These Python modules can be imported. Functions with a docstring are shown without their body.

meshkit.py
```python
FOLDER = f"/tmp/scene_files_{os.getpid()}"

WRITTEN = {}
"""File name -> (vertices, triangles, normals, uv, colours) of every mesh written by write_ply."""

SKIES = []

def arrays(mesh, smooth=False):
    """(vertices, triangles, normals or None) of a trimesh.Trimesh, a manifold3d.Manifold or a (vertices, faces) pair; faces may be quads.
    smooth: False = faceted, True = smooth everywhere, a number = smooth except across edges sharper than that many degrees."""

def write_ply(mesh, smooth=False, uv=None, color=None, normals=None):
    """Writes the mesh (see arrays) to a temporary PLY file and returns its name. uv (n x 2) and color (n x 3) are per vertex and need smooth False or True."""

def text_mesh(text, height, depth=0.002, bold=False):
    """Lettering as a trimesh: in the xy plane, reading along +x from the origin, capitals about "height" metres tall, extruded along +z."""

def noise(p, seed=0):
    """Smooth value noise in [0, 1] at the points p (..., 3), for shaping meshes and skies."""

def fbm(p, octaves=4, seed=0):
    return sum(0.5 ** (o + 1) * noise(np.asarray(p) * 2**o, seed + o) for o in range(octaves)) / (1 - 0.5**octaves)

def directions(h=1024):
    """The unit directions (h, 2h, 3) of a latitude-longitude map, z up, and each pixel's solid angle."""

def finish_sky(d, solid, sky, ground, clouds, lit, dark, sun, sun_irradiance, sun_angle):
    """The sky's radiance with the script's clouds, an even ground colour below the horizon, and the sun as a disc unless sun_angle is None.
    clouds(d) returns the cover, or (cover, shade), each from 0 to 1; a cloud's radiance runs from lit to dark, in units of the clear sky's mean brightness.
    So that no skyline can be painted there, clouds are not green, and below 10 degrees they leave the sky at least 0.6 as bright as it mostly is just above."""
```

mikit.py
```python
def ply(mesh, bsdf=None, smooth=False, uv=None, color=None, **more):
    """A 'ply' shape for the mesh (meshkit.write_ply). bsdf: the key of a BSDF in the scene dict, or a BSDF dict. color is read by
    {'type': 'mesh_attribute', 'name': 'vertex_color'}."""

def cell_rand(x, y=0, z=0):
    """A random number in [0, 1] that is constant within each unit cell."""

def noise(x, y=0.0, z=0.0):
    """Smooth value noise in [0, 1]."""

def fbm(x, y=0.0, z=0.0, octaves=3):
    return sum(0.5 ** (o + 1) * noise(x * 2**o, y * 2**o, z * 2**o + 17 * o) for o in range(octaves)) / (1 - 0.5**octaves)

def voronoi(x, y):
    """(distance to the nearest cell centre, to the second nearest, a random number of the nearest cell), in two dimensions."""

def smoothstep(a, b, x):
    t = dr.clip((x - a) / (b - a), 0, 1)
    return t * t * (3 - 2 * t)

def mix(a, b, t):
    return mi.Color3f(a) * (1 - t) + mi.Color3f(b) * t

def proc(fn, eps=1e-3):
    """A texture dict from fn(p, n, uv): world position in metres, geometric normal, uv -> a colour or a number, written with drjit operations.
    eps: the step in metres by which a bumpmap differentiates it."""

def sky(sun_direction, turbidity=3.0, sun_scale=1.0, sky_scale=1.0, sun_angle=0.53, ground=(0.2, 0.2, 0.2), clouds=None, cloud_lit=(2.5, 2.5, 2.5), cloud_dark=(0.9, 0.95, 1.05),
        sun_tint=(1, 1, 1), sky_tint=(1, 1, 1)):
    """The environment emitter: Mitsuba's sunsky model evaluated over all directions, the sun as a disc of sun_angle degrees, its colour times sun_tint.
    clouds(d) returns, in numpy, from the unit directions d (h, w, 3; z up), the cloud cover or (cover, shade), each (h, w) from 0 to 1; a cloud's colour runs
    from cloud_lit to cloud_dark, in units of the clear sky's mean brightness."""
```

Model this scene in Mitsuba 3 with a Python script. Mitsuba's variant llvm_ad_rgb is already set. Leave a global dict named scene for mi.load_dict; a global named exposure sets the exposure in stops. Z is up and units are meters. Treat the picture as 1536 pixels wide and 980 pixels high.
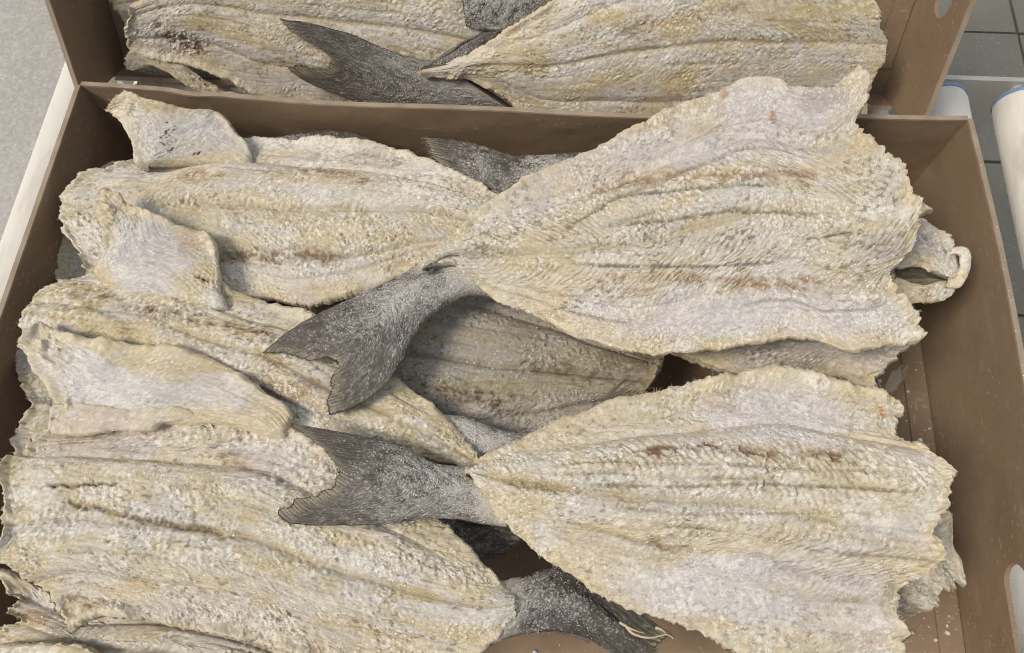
import math, numpy as np, trimesh, mitsuba as mi, mikit, meshkit
import drjit as dr
from scipy.spatial import cKDTree
from scipy.interpolate import PchipInterpolator
from shapely.geometry import Polygon, box as sbox
T = mi.ScalarTransform4f
scene, labels = {'type': 'scene'}, {}

# ---------------------------------------------------------------- camera, sky, exposure
F = 1150.0                                        # focal length in pixels of a 1536-wide picture
DEPTH = np.array([202.0, 2830.0, -F]); DEPTH /= np.linalg.norm(DEPTH)
WIDE = np.array([1.0, -.0518, .0483]); WIDE -= DEPTH * (WIDE @ DEPTH); WIDE /= np.linalg.norm(WIDE)
R = np.array([WIDE, DEPTH, np.cross(WIDE, DEPTH)])  # rows: world x, y, z in (right, up, back)
EYE = np.array([0.0440, -0.4464, 0.5638])         # metres; the origin is the middle of the near carton's back rim
M = np.eye(4); M[:3, 0] = -R[:, 0]; M[:3, 1] = R[:, 1]; M[:3, 2] = -R[:, 2]; M[:3, 3] = EYE
scene['camera'] = {'type': 'perspective', 'fov': 2 * math.degrees(math.atan(768 / F)), 'fov_axis': 'x', 'near_clip': .01, 'far_clip': 200.0,
                   'to_world': mi.ScalarTransform4f(M.tolist())}
exposure = 1.62
def overcast(d):                                  # even cloud, brightest overhead
    return np.ones(d.shape[:2]), 1 - np.clip(d[..., 2], 0, 1) ** 1.8
scene['sky'] = mikit.sky([-0.50, -0.26, 0.82], turbidity=3, sun_scale=0.56, sun_angle=20, sun_tint=(.93, .985, 1.07), clouds=overcast,
                         cloud_lit=(2.15, 2.25, 2.40), cloud_dark=(.40, .415, .44), ground=(.25, .25, .25))

# ---------------------------------------------------------------- helpers
def tag(key, label=None, cat=None, group=None, kind=None):
    d = labels.setdefault(key, {})
    for k, v in (('label', label), ('category', cat), ('group', group), ('kind', kind)):
        if v: d[k] = v

used = {}
def numbered(name):
    n = used.get(name, 0); used[name] = n + 1
    return name if n == 0 else f'{name}_{n:03d}'

def put(key, mesh, bsdf, smooth=False, color=None, **kw):
    key = numbered(key); scene[key] = mikit.ply(mesh, bsdf, smooth=smooth, color=color, **kw); return key

def ray(px):
    px = np.asarray(px, float)
    d = np.stack([px[..., 0] - 768, 490 - px[..., 1], np.full(px.shape[:-1], -F)], -1) / F
    return d @ R.T

class Plane:
    """A working plane: origin o, unit normal n; lay(px, h) puts an outline point on the sheet h metres above it."""
    def __init__(s, o, n): s.o, s.n = np.asarray(o, float), np.asarray(n, float)
    def lay(s, px, h):
        r = ray(px); t = (h + (s.o - EYE) @ s.n) / (r @ s.n)
        return EYE + r * t[..., None]
LEVEL = Plane((0, 0, .026), (0, 0, 1))           # the pile stands a little proud of the carton's rim

def sm(a, b, x):
    t = np.clip((x - a) / (b - a), 0, 1); return t * t * (3 - 2 * t)
def N(x, y, seed=0, octaves=3): return meshkit.fbm(np.stack([x, y, np.full(np.shape(x), .37 + seed * 7.13)], -1), octaves, seed)
def lerp(a, b, t): return a * (1 - t[..., None]) + np.asarray(b) * t[..., None]

def curve(pts, n):
    p = np.asarray(pts, float)
    if len(p) == 2: return p[0] + (p[1] - p[0]) * np.linspace(0, 1, n)[:, None]
    s = np.r_[0, np.cumsum(np.linalg.norm(np.diff(p, axis=0), axis=1))]
    f = PchipInterpolator(s, p); fine = f(np.linspace(0, s[-1], 1500))
    l = np.r_[0, np.cumsum(np.linalg.norm(np.diff(fine, axis=0), axis=1))]; t = np.linspace(0, l[-1], n)
    return np.stack([np.interp(t, l, fine[:, k]) for k in (0, 1)], -1)

def coons(E1, H, E2, nu, nv):
    e1, e2, h = curve(E1, nu)[:, None], curve(E2, nu)[:, None], curve(H, nv)[None]
    t = curve([E1[0], E2[0]], nv)[None]
    u, v = np.linspace(0, 1, nu)[:, None, None], np.linspace(0, 1, nv)[None, :, None]
    c = (1 - v) * e1 + v * e2 + (1 - u) * t + u * h - ((1 - u) * (1 - v) * e1[0, 0] + (1 - u) * v * e2[0, 0] + u * (1 - v) * e1[-1, 0] + u * v * e2[-1, 0])
    return c, np.broadcast_to(u[..., 0], c.shape[:2]), np.broadcast_to(v[..., 0], c.shape[:2])

def grid_faces(nu, nv, off=0):
    i = np.arange(nu * nv).reshape(nu, nv) + off
    return np.stack([i[:-1, :-1], i[1:, :-1], i[1:, 1:], i[:-1, 1:]], -1).reshape(-1, 4)

def seg_dist(c, pts):
    """Distance of the outline points c to a polyline, and how far along it (0 to 1) the nearest point lies."""
    p = np.asarray(pts, float); L = np.r_[0, np.cumsum(np.linalg.norm(np.diff(p, axis=0), axis=1))]
    best, where = np.full(c.shape[:2], 1e9), np.zeros(c.shape[:2])
    for a, b, l0, l1 in zip(p[:-1], p[1:], L[:-1], L[1:]):
        t = np.clip(((c - a) @ (b - a)) / ((b - a) @ (b - a)), 0, 1)
        d = np.linalg.norm(c - a - t[..., None] * (b - a), axis=-1); m = d < best
        best = np.where(m, d, best); where = np.where(m, (l0 + t * (l1 - l0)) / L[-1], where)
    return best, where

def grains(qa, qb, s, seed):
    """Jittered grains at spacing s on the sheet's own metres: (1 at a grain's middle to 0 at its rim, the grain's random number)."""
    r = np.random.default_rng(seed)
    a, b = np.meshgrid(np.arange(qa.min() - s, qa.max() + s, s), np.arange(qb.min() - s, qb.max() + s, s))
    p = np.stack([a.ravel(), b.ravel()], -1); p += r.uniform(-.5, .5, p.shape) * s
    d, i = cKDTree(p).query(np.stack([qa.ravel(), qb.ravel()], -1))
    q = np.stack([qa.ravel(), qb.ravel()], -1) - p[i]; tilt = (q * r.normal(0, 1, p.shape)[i]).sum(1)
    return np.clip(1 - d / (.72 * s), 0, 1).reshape(qa.shape), r.random(len(p))[i].reshape(qa.shape), tilt.reshape(qa.shape)

def normals(g):
    n = np.cross(np.gradient(g, axis=0), np.gradient(g, axis=1))
    n /= np.linalg.norm(n, axis=-1, keepdims=True) + 1e-12
    return n

class Sheet:
    """A sheet between three outlines (edge, end, edge), lying at a height over a plane; z: dict of tail, head, tilt, dome, bumps, wave."""
    def __init__(s, E1, H, E2, z, res, seed, plane=LEVEL):
        s.seed, s.up = seed, plane.n
        def height(c, u, v):
            h = z['tail'] + (z['head'] - z['tail']) * sm(0, 1, u) + z.get('tilt', 0) * (v - .5) + z.get('dome', 0) * (1 - (2 * v - 1) ** 2)
            for x, y, rx, ry, dz in z.get('bumps', ()): h = h + dz * np.exp(-((c[..., 0] - x) / rx) ** 2 - ((c[..., 1] - y) / ry) ** 2)
            w = z.get('wave', .003)
            return h + w * 2 * (N(c[..., 0] / 75, c[..., 1] / 60, seed + 3, 2) - .5)
        c, u, v = coons(E1, H, E2, 40, 40); g = plane.lay(c, height(c, u, v))
        lu = np.linalg.norm(np.diff(g, axis=0), axis=-1).sum(0).max(); lv = np.linalg.norm(np.diff(g, axis=1), axis=-1).sum(1).max()
        s.nu, s.nv = max(12, int(lu / res)), max(10, int(lv / res))
        s.c, s.u, s.v = coons(E1, H, E2, s.nu, s.nv)
        s.g = plane.lay(s.c, height(s.c, s.u, s.v))
        n = normals(s.g)
        if (n @ s.up).mean() < 0: n = -n; s.flip = True
        else: s.flip = False
        s.n = n = np.where((n @ s.up)[..., None] > .15, n, s.up)
        mid = s.g[:, s.nv // 2]; s.len = np.linalg.norm(np.diff(mid, axis=0), axis=1).sum()
        s.w = np.linalg.norm(np.diff(s.g, axis=1), axis=-1).sum(1)[:, None]
        s.qa = np.broadcast_to(np.r_[0, np.cumsum(np.linalg.norm(np.diff(mid, axis=0), axis=1))][:, None], s.u.shape)
        s.qb = (s.v - .5) * s.w
        s.dv = np.minimum(s.v, 1 - s.v) * s.w; s.du = (1 - s.u) * s.len
        s.dv0, s.dv1 = s.v * s.w, (1 - s.v) * s.w

    def ragged(s, side, end, fine=.002):
        """Uneven outline: the rims pushed in and out by noise along them."""
        tu = np.gradient(s.g, axis=0); tu /= np.linalg.norm(tu, axis=-1, keepdims=True) + 1e-9
        tv = np.gradient(s.g, axis=1); tv /= np.linalg.norm(tv, axis=-1, keepdims=True) + 1e-9
        def jag(q, sd): return (N(q / .022, q * 0, sd, 2) - .5) + .6 * (N(q / .006, q * 0, sd + 5, 2) - .5) + .35 * (N(q / fine, q * 0, sd + 9, 1) - .5)
        w0, w1, w2 = (np.exp(-d / (.5 * a + .004)) for d, a in ((s.dv0, side), (s.dv1, side), (s.du, end)))
        taper = sm(0, .12, s.u)
        s.g = s.g - tv * (side * 1.6 * jag(s.qa, s.seed) * w0 * taper)[..., None] + tv * (side * 1.6 * jag(s.qa + 9, s.seed + 1) * w1 * taper)[..., None] \
            + tu * (end * 1.6 * jag(s.qb + 5, s.seed + 2) * w2)[..., None]

    def build(s, h, col, thick, rim_col, under_col, coarse=7, lip=.0012):
        """One closed body: the displaced top, a rounded rim and a coarse underside."""
        top = s.g + s.n * h[..., None]
        nu, nv = s.nu, s.nv
        i = np.arange(nu * nv).reshape(nu, nv)
        loop = np.r_[i[:-1, 0], i[-1, :-1], i[:0:-1, -1], i[0, :0:-1]]
        def ins(k):
            ku, kv = min(k, nu // 2 - 1), min(k, nv // 2 - 1); cu, cv = lambda q: np.clip(q, ku, nu - 1 - ku), lambda q: np.clip(q, kv, nv - 1 - kv)
            a, b = np.arange(nu), np.arange(nv)
            return np.r_[i[cu(a[:-1]), kv], i[nu - 1 - ku, cv(b[:-1])], i[cu(a[:0:-1]), nv - 1 - kv], i[ku, cv(b[:0:-1])]]
        inner, in2, in3 = ins(2), ins(4), ins(9)
        gb = (s.g + s.n * np.minimum(h, 0)[..., None]).reshape(-1, 3)
        V, nn = top.reshape(-1, 3), s.n.reshape(-1, 3)
        out = V[loop] - V[inner]; out -= nn[loop] * (out * nn[loop]).sum(1, keepdims=True); out /= np.linalg.norm(out, axis=1, keepdims=True) + 1e-9
        tk = thick * (.75 + .5 * N(np.arange(len(loop)) / 14.0, np.zeros(len(loop)), s.seed, 2))[:, None]
        rings = [V[loop] + out * lip - nn[loop] * tk * .3, V[loop] + out * lip * .6 - nn[loop] * tk * .75, gb[in2] - nn[in2] * tk, gb[in3] - nn[in3] * tk]
        rc = [rim_col, lerp_c(rim_col, under_col, .45), under_col, under_col]
        verts, cols, faces = [V], [col.reshape(-1, 3)], [grid_faces(nu, nv)]
        prev, n0, m = loop, len(V), len(loop)
        jitter = (.75 + .5 * np.random.default_rng(s.seed).random((m, 1)))
        for r, c in zip(rings, rc):
            cur = np.arange(m) + n0; nx = np.roll(np.arange(m), -1)
            faces.append(np.stack([prev, cur, cur[nx], prev[nx]], -1)[:, ::-1]); verts.append(r); cols.append(np.clip(np.asarray(c) * jitter, 0, 1)); prev = cur; n0 += m
        e0, e1 = min(6, nu // 2 - 2), min(6, nv // 2 - 2)
        iu, iv = np.unique(np.r_[np.arange(e0, nu - 1 - e0, coarse), nu - 1 - e0]), np.unique(np.r_[np.arange(e1, nv - 1 - e1, coarse), nv - 1 - e1])
        b = (s.g + s.n * (np.minimum(h, 0) - thick * .95)[..., None])[np.ix_(iu, iv)].reshape(-1, 3)
        verts.append(b); cols.append(np.tile(under_col, (len(b), 1))); faces.append(grid_faces(len(iu), len(iv), n0)[:, ::-1])
        f = np.vstack(faces)
        if s.flip: f = f[:, ::-1]
        s.top, s.loop, s.out = V, loop, out
        return (np.vstack(verts), np.vstack([f[:, [0, 1, 2]], f[:, [0, 2, 3]]])), np.vstack(cols)

def lerp_c(a, b, t): return np.asarray(a) * (1 - t) + np.asarray(b) * t

CUBE = trimesh.creation.icosahedron()
def crystals(s, count, key, lo=.00025, hi=.00095, mask=None):
    """Loose salt grains lying on a sheet, one mesh of all of them."""
    r = np.random.default_rng(s.seed + 50)
    w = np.ones(s.nu * s.nv) if mask is None else mask.ravel() + 1e-6
    area = (s.w * np.ones_like(s.u)).ravel(); w = w * area
    k = r.choice(len(w), count, p=w / w.sum())
    base = trimesh.creation.box((1, 1, 1)) if False else CUBE
    bv, bf = np.array(base.vertices), np.array(base.faces)
    size = lo + (hi - lo) * r.random((count, 1, 3)) ** 3
    v = bv[None] * size * (1 + .5 * (r.random((count, len(bv), 1)) - .5))
    a = r.uniform(0, 6.28, count); ca, sa = np.cos(a)[:, None], np.sin(a)[:, None]
    v = np.stack([v[..., 0] * ca - v[..., 1] * sa, v[..., 0] * sa + v[..., 1] * ca, v[..., 2] * .7], -1)
    n = s.n.reshape(-1, 3)[k]; t = np.cross(n, [0.1, 1, .05]); t /= np.linalg.norm(t, axis=1, keepdims=True); b = np.cross(n, t)
    P = s.top[k] + n * size[:, 0, 2:] * .2
    v = P[:, None] + v[..., :1] * t[:, None] + v[..., 1:2] * b[:, None] + v[..., 2:] * n[:, None]
    f = bf[None] + (np.arange(count) * len(bv))[:, None, None]
    k = put(key + '__salt_crystals', (v.reshape(-1, 3), f.reshape(-1, 3)), 'salt'); tag(k, kind='stuff')

def fibres(s, count, key, bsdf, length=(.002, .008), radius=.00025, part='frayed_edge', where=None):
    """Torn fibres standing out of a sheet's rim, one mesh of all of them."""
    r = np.random.default_rng(s.seed + 90); V, F = [], []
    idx = np.arange(len(s.loop)) if where is None else np.nonzero(where(s.u.ravel()[s.loop], s.v.ravel()[s.loop]))[0]
    for q in range(count):
        k = r.choice(idx); p, o, n = s.top[s.loop[k]], s.out[k], s.n.reshape(-1, 3)[s.loop[k]]
        t = np.cross(n, o); L = r.uniform(*length)
        d = o + t * r.normal(0, .6) + n * r.normal(0, .35); d /= np.linalg.norm(d)
        d2 = d + t * r.normal(0, .5) + n * r.normal(-.1, .3); d2 /= np.linalg.norm(d2)
        pts = [p - o * .0015 - n * .0012, p + d * L * .5 - n * .001, p + d * L * .5 + d2 * L * .5 - n * .001]
        base = len(V) * 1
        for j, (x, rad) in enumerate(zip(pts, (1, .75, .25))):
            for a in (0, 2.09, 4.19): V.append(x + radius * rad * (math.cos(a) * t + math.sin(a) * n))
        for j in (0, 3):
            for a in range(3):
                b = (a + 1) % 3; F += [(base + j + a, base + j + b, base + j + 3 + b), (base + j + a, base + j + 3 + b, base + j + 3 + a)]
    k = put(f'{key}__{part}', (np.array(V), np.array(F)), bsdf); tag(k, kind='stuff')

# ---------------------------------------------------------------- materials
VC = {'type': 'mesh_attribute', 'name': 'vertex_color'}
def two(b): return {'type': 'twosided', 'bsdf': b}
scene['flesh'] = two({'type': 'principled', 'base_color': VC, 'roughness': .62, 'specular': .35})
scene['skin'] = two({'type': 'principled', 'base_color': VC, 'roughness': .5, 'specular': .4})
scene['salt'] = two({'type': 'principled', 'base_color': {'type': 'rgb', 'value': (.80, .78, .74)}, 'roughness': .3, 'specular': .5})
scene['fibre'] = two({'type': 'principled', 'base_color': {'type': 'rgb', 'value': (.62, .54, .38)}, 'roughness': .6, 'specular': .3})
scene['dark_fibre'] = two({'type': 'principled', 'base_color': {'type': 'rgb', 'value': (.16, .14, .11)}, 'roughness': .6, 'specular': .3})
scene['white_bone'] = two({'type': 'principled', 'base_color': {'type': 'rgb', 'value': (.72, .68, .60)}, 'roughness': .35, 'specular': .5})

def card_fn(p, n, uv):
    big = mikit.fbm(p.x * 9, p.y * 9, p.z * 9 + 3, 3); fine = mikit.fbm(p.x * 420, p.y * 420, p.z * 420, 2)
    c = mikit.mix((.262, .188, .128), (.325, .240, .168), big) * (.92 + .16 * fine)
    dust = mikit.smoothstep(.80, .86, mikit.noise(p.x * 300, p.y * 300, p.z * 300)) * mikit.smoothstep(.45, .62, mikit.noise(p.x * 25, p.y * 25, p.z * 25))
    stain = mikit.smoothstep(.56, .72, mikit.fbm(p.x * 16 + 5, p.y * 16, p.z * 22, 4)); c = mikit.mix(c, c * mi.Color3f(.74, .70, .66), stain * .35)
    scuff = mikit.smoothstep(.70, .80, mikit.noise(p.x * 70 + p.z * 50, p.y * 70, p.z * 110)) * mikit.smoothstep(.5, .65, mikit.noise(p.x * 12, p.y * 12, p.z * 12)); c = mikit.mix(c, (.36, .30, .24), scuff * .2)
    return mikit.mix(c, (.55, .50, .43), dust * .3)
def card_bump(p, n, uv): return mikit.fbm(p.x * 45, p.y * 45, p.z * 45, 3) + .12 * mikit.noise(p.x * 500, p.y * 500, p.z * 500)
scene['cardboard'] = two({'type': 'bumpmap', 'scale': .0014, 'arbitrary': mikit.proc(card_bump, eps=.0015), 'bsdf': {'type': 'principled', 'base_color': mikit.proc(card_fn), 'roughness': .7, 'specular': .3}})
scene['cut_edge'] = two({'type': 'principled', 'base_color': mikit.proc(lambda p, n, uv: mikit.mix((.32, .255, .19), (.42, .345, .27), mikit.noise(p.x * 90, p.y * 90, p.z * 30))), 'roughness': .85, 'specular': .2})
scene['white_plastic'] = two({'type': 'principled', 'base_color': mikit.proc(lambda p, n, uv: mikit.mix((.78, .77, .73), (.58, .55, .49), mikit.smoothstep(.48, .75, mikit.fbm(p.x * 40, p.y * 14, p.z * 40, 4)) * .8)), 'roughness': .38, 'specular': .5})
scene['blue_plastic'] = two({'type': 'principled', 'base_color': {'type': 'rgb', 'value': (.22, .34, .50)}, 'roughness': .4})
scene['rail_metal'] = two({'type': 'principled', 'base_color': mikit.proc(lambda p, n, uv: mikit.mix((.62, .61, .58), (.48, .47, .44), mikit.fbm(p.x * 40, p.y * 40, p.z * 40))), 'roughness': .45, 'metallic': .2})
def concrete(p, n, uv):
    a = mikit.fbm(p.x * 5, p.y * 5, 1, 3); b = mikit.fbm(p.x * 150, p.y * 150, 4, 3); g = mikit.noise(p.x * 520, p.y * 520, 6)
    s = mikit.smoothstep(.74, .86, mikit.noise(p.x * 260 + 3 * b, p.y * 260, 7))
    c = mikit.mix((.40, .39, .37), (.52, .51, .495), mikit.smoothstep(.25, .75, a * .35 + b * .45 + g * .2))
    return mikit.mix(c, (.66, .65, .64), s * .45)
scene['concrete'] = two({'type': 'principled', 'base_color': mikit.proc(concrete), 'roughness': .7, 'specular': .3})
def tile_fn(p, n, uv):
    a = mikit.fbm(p.x * 7, p.y * 7, 1, 3); b = mikit.fbm(p.x * 120, p.y * 120, 4, 2)
    f, _, k = mikit.voronoi(p.x * 95 + .6 * b, p.y * 95 + .6 * a); s = mikit.smoothstep(.22, .10, f) * mikit.smoothstep(.72, .76, k) * mikit.smoothstep(.35, .6, mikit.noise(p.x * 9, p.y * 9, 3))
    c = mikit.mix((.19, .186, .155), (.27, .265, .235), a * .8 + b * .2)
    return mikit.mix(c, (.5, .49, .46), s * .3)
scene['floor_tile'] = two({'type': 'principled', 'base_color': mikit.proc(tile_fn), 'roughness': .42, 'specular': .5})
scene['grout'] = two({'type': 'principled', 'base_color': {'type': 'rgb', 'value': (.16, .157, .14)}, 'roughness': .8})

# ---------------------------------------------------------------- floor and roller conveyor
FZ = -.62
g = trimesh.creation.box((4, 6, .05)); g.apply_translation((-2.28, .5, FZ - .029)); put('floor', g, 'concrete'); tag('floor', 'pale grey speckled concrete floor', None, None, 'structure')
g = trimesh.creation.box((4, 6, .05)); g.apply_translation((1.73, .5, FZ - .033)); put('tiled_floor', g, 'grout'); tag('tiled_floor', 'dark greenish grey tiled floor with salt specks', None, None, 'structure')
rt = np.random.default_rng(4)
for i in range(7):
    for j in range(9):
        t = trimesh.creation.box((.294, .294, .012)); b = .002
        t.apply_translation((.62 + .15 + (i - 1) * .3, -.95 + j * .3, FZ - .006 + rt.uniform(-.001, .001))); put('tiled_floor__tile', t, 'floor_tile')
RZ, RR = -.166, .029
roller = trimesh.creation.revolve(np.array([(0, -.41), (.019, -.41), (.0265, -.405), (RR, -.395), (RR, .395), (.0265, .405), (.019, .41), (0, .41)]), sections=40)
cap = trimesh.creation.revolve(np.array([(.0282, .4005), (.0293, .4005), (.0293, .4020), (.0278, .4055), (.0270, .4055), (.0270, .4045), (.0282, .4005)]), sections=40)
axle = trimesh.creation.cylinder(.006, .86, sections=12)
labels['roller_conveyor'] = dict(label='roller conveyor with white plastic rollers and blue end caps under the cartons', category='conveyor')
rot = T().rotate([1, 0, 0], -90)
d_r, d_c, d_a = mikit.ply(roller, 'white_plastic', smooth=30), mikit.ply(cap, 'blue_plastic', smooth=30), mikit.ply(axle, 'rail_metal', smooth=30)
for k in range(-11, 6):
    tw = T().translate([.477 + .091 * k, -.245, RZ]) @ rot; kk = numbered('roller_conveyor__roller')
    scene[kk] = {**d_r, 'to_world': tw}; scene[kk + '__axle'] = {**d_a, 'to_world': tw}
    if k > -11: scene[kk + '__end_cap'] = {**d_c, 'to_world': tw}
def bx(x0, x1, y0, y1, z0, z1):
    m = trimesh.creation.box((x1 - x0, y1 - y0, z1 - z0)); m.apply_translation(((x0 + x1) / 2, (y0 + y1) / 2, (z0 + z1) / 2)); return m
put('roller_conveyor__rail', bx(-.545, .99, .178, .184, RZ - .045, RZ + .012), 'rail_metal')
put('roller_conveyor__rail', bx(-.545, .99, -.676, -.670, RZ - .045, RZ + .012), 'rail_metal')
for x in (-.50, .94):
    for y in (.20, -.70): put('roller_conveyor__leg', bx(x - .02, x + .02, y - .018, y + .012, FZ, RZ - .01), 'rail_metal')

# ---------------------------------------------------------------- cartons
CH, TH = .132, .0038
def panel(w, h, hole=None, bulge=lambda s, t: 0 * s):
    """A card panel standing in the xz plane, w wide, from z = -h to 0, thickness towards +y, with an optional hand hole (x, z, length, height)."""
    p = sbox(0, -h, w, 0)
    if hole: x, z, l, hh = hole; p = p.difference(sbox(x - l / 2 + hh / 2, z - 1e-4, x + l / 2 - hh / 2, z + 1e-4).buffer(hh / 2))
    m = trimesh.creation.extrude_polygon(p, TH, engine='earcut')
    v, f = trimesh.remesh.subdivide_to_size(m.vertices, m.faces, .03)
    v = np.stack([v[:, 0], v[:, 2], v[:, 1]], -1); v[:, 1] += bulge(v[:, 0] / w, 1 + v[:, 2] / h)
    return trimesh.Trimesh(v, f[:, ::-1])
def rim_strip(w, bulge):
    m = trimesh.creation.box((w, TH + .0006, .0022), inspector=False) if False else trimesh.creation.box((w, TH + .0006, .0022))
    v, f = trimesh.remesh.subdivide_to_size(m.vertices, m.faces, .02)
    v = v + [w / 2, TH / 2, .0012]; r = np.random.default_rng(int(w * 1000)); v[:, 2] += .0006 * (N(v[:, 0] / .02, v[:, 1] * 0, 3, 2) - .5); v[:, 1] += bulge(v[:, 0] / w, np.ones(len(v)))
    return trimesh.Trimesh(v, f)
def frame(o, x, y, z): m = np.eye(4); m[:3, 0], m[:3, 1], m[:3, 2], m[:3, 3] = x, y, z, o; return m
def carton(label, to, w, d, bulges, hole_y, hole_l, low=0.0, CH=CH):
    key = numbered('cardboard_box'); labels[key] = dict(label=label, category='cardboard box', group='cartons of salted fish') if False else dict(label=label, category='cardboard box')
    X, Y, Z = np.eye(3)
    sides = [('end_panel', frame((-w / 2, 0, 0), X, Y, Z), w, None, bulges[0]),
             ('side_panel', frame((w / 2, 0, 0), -Y, X, Z), d, (hole_y, -.045, hole_l, .03), bulges[1]),
             ('side_panel', frame((-w / 2, -d, 0), Y, -X, Z), d, (d - hole_y, -.045, hole_l, .03), bulges[2])]
    sides.append(('end_panel', frame((w / 2, -d, -low), -X, -Y, Z), w, None, bulges[3]))
    for name, fr, l, hole, bu in sides:
        m = panel(l, CH - (low if fr[2, 3] < 0 else 0), hole, bu); m.apply_transform(to @ fr); k = put(f'{key}__{name}', m, 'cardboard')
        m = rim_strip(l, bu); m.apply_transform(to @ fr); put(k + '__cut_edge', m, 'cut_edge')
    m = bx(-w / 2 - TH, w / 2 + TH, -d - TH, TH, -CH - TH, -CH); m.apply_transform(to); put(f'{key}__bottom_panel', m, 'cardboard')
    for a, b in ((-w / 2 + .001, -w / 2 + .021), (w / 2 - .021, w / 2 - .001)):
        m = bx(a, b, -d + .03, -.03, -CH + .0003, -CH + .0022); m.apply_transform(to); put(f'{key}__bottom_flap', m, 'cardboard')
    return key
def tube(p, r, sides=8):
    p = np.asarray(p); t = np.gradient(p, axis=0); t /= np.linalg.norm(t, axis=1, keepdims=True); a = np.cross(t, [0, 0, 1.0]); a /= np.linalg.norm(a, axis=1, keepdims=True) + 1e-9; b = np.cross(t, a)
    th = np.arange(sides) * 2 * np.pi / sides; r = np.broadcast_to(r, (len(p),))
    v = p[:, None] + r[:, None, None] * (np.cos(th)[None, :, None] * a[:, None] + np.sin(th)[None, :, None] * b[:, None])
    q = grid_faces(len(p), sides + 1); q = (q // (sides + 1)) * sides + (q % (sides + 1)) % sides
    return v.reshape(-1, 3), np.vstack([q[:, [0, 1, 2]], q[:, [0, 2, 3]]])
flat = lambda s, t: 0 * s
carton('near open brown cardboard carton full of split salted fish', np.eye(4), .8, .74,
       [lambda s, t: -.012 * (1 - (2 * s - 1) ** 2) * t ** 1.5 + .0015 * np.sin(s * 17) * t - .003 * np.exp(-((s - .135) / .02) ** 2) * t, lambda s, t: .005 * np.sin(math.pi * np.clip(s * 2.2, 0, 1)) * t, flat, flat], .415, .09)
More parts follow.
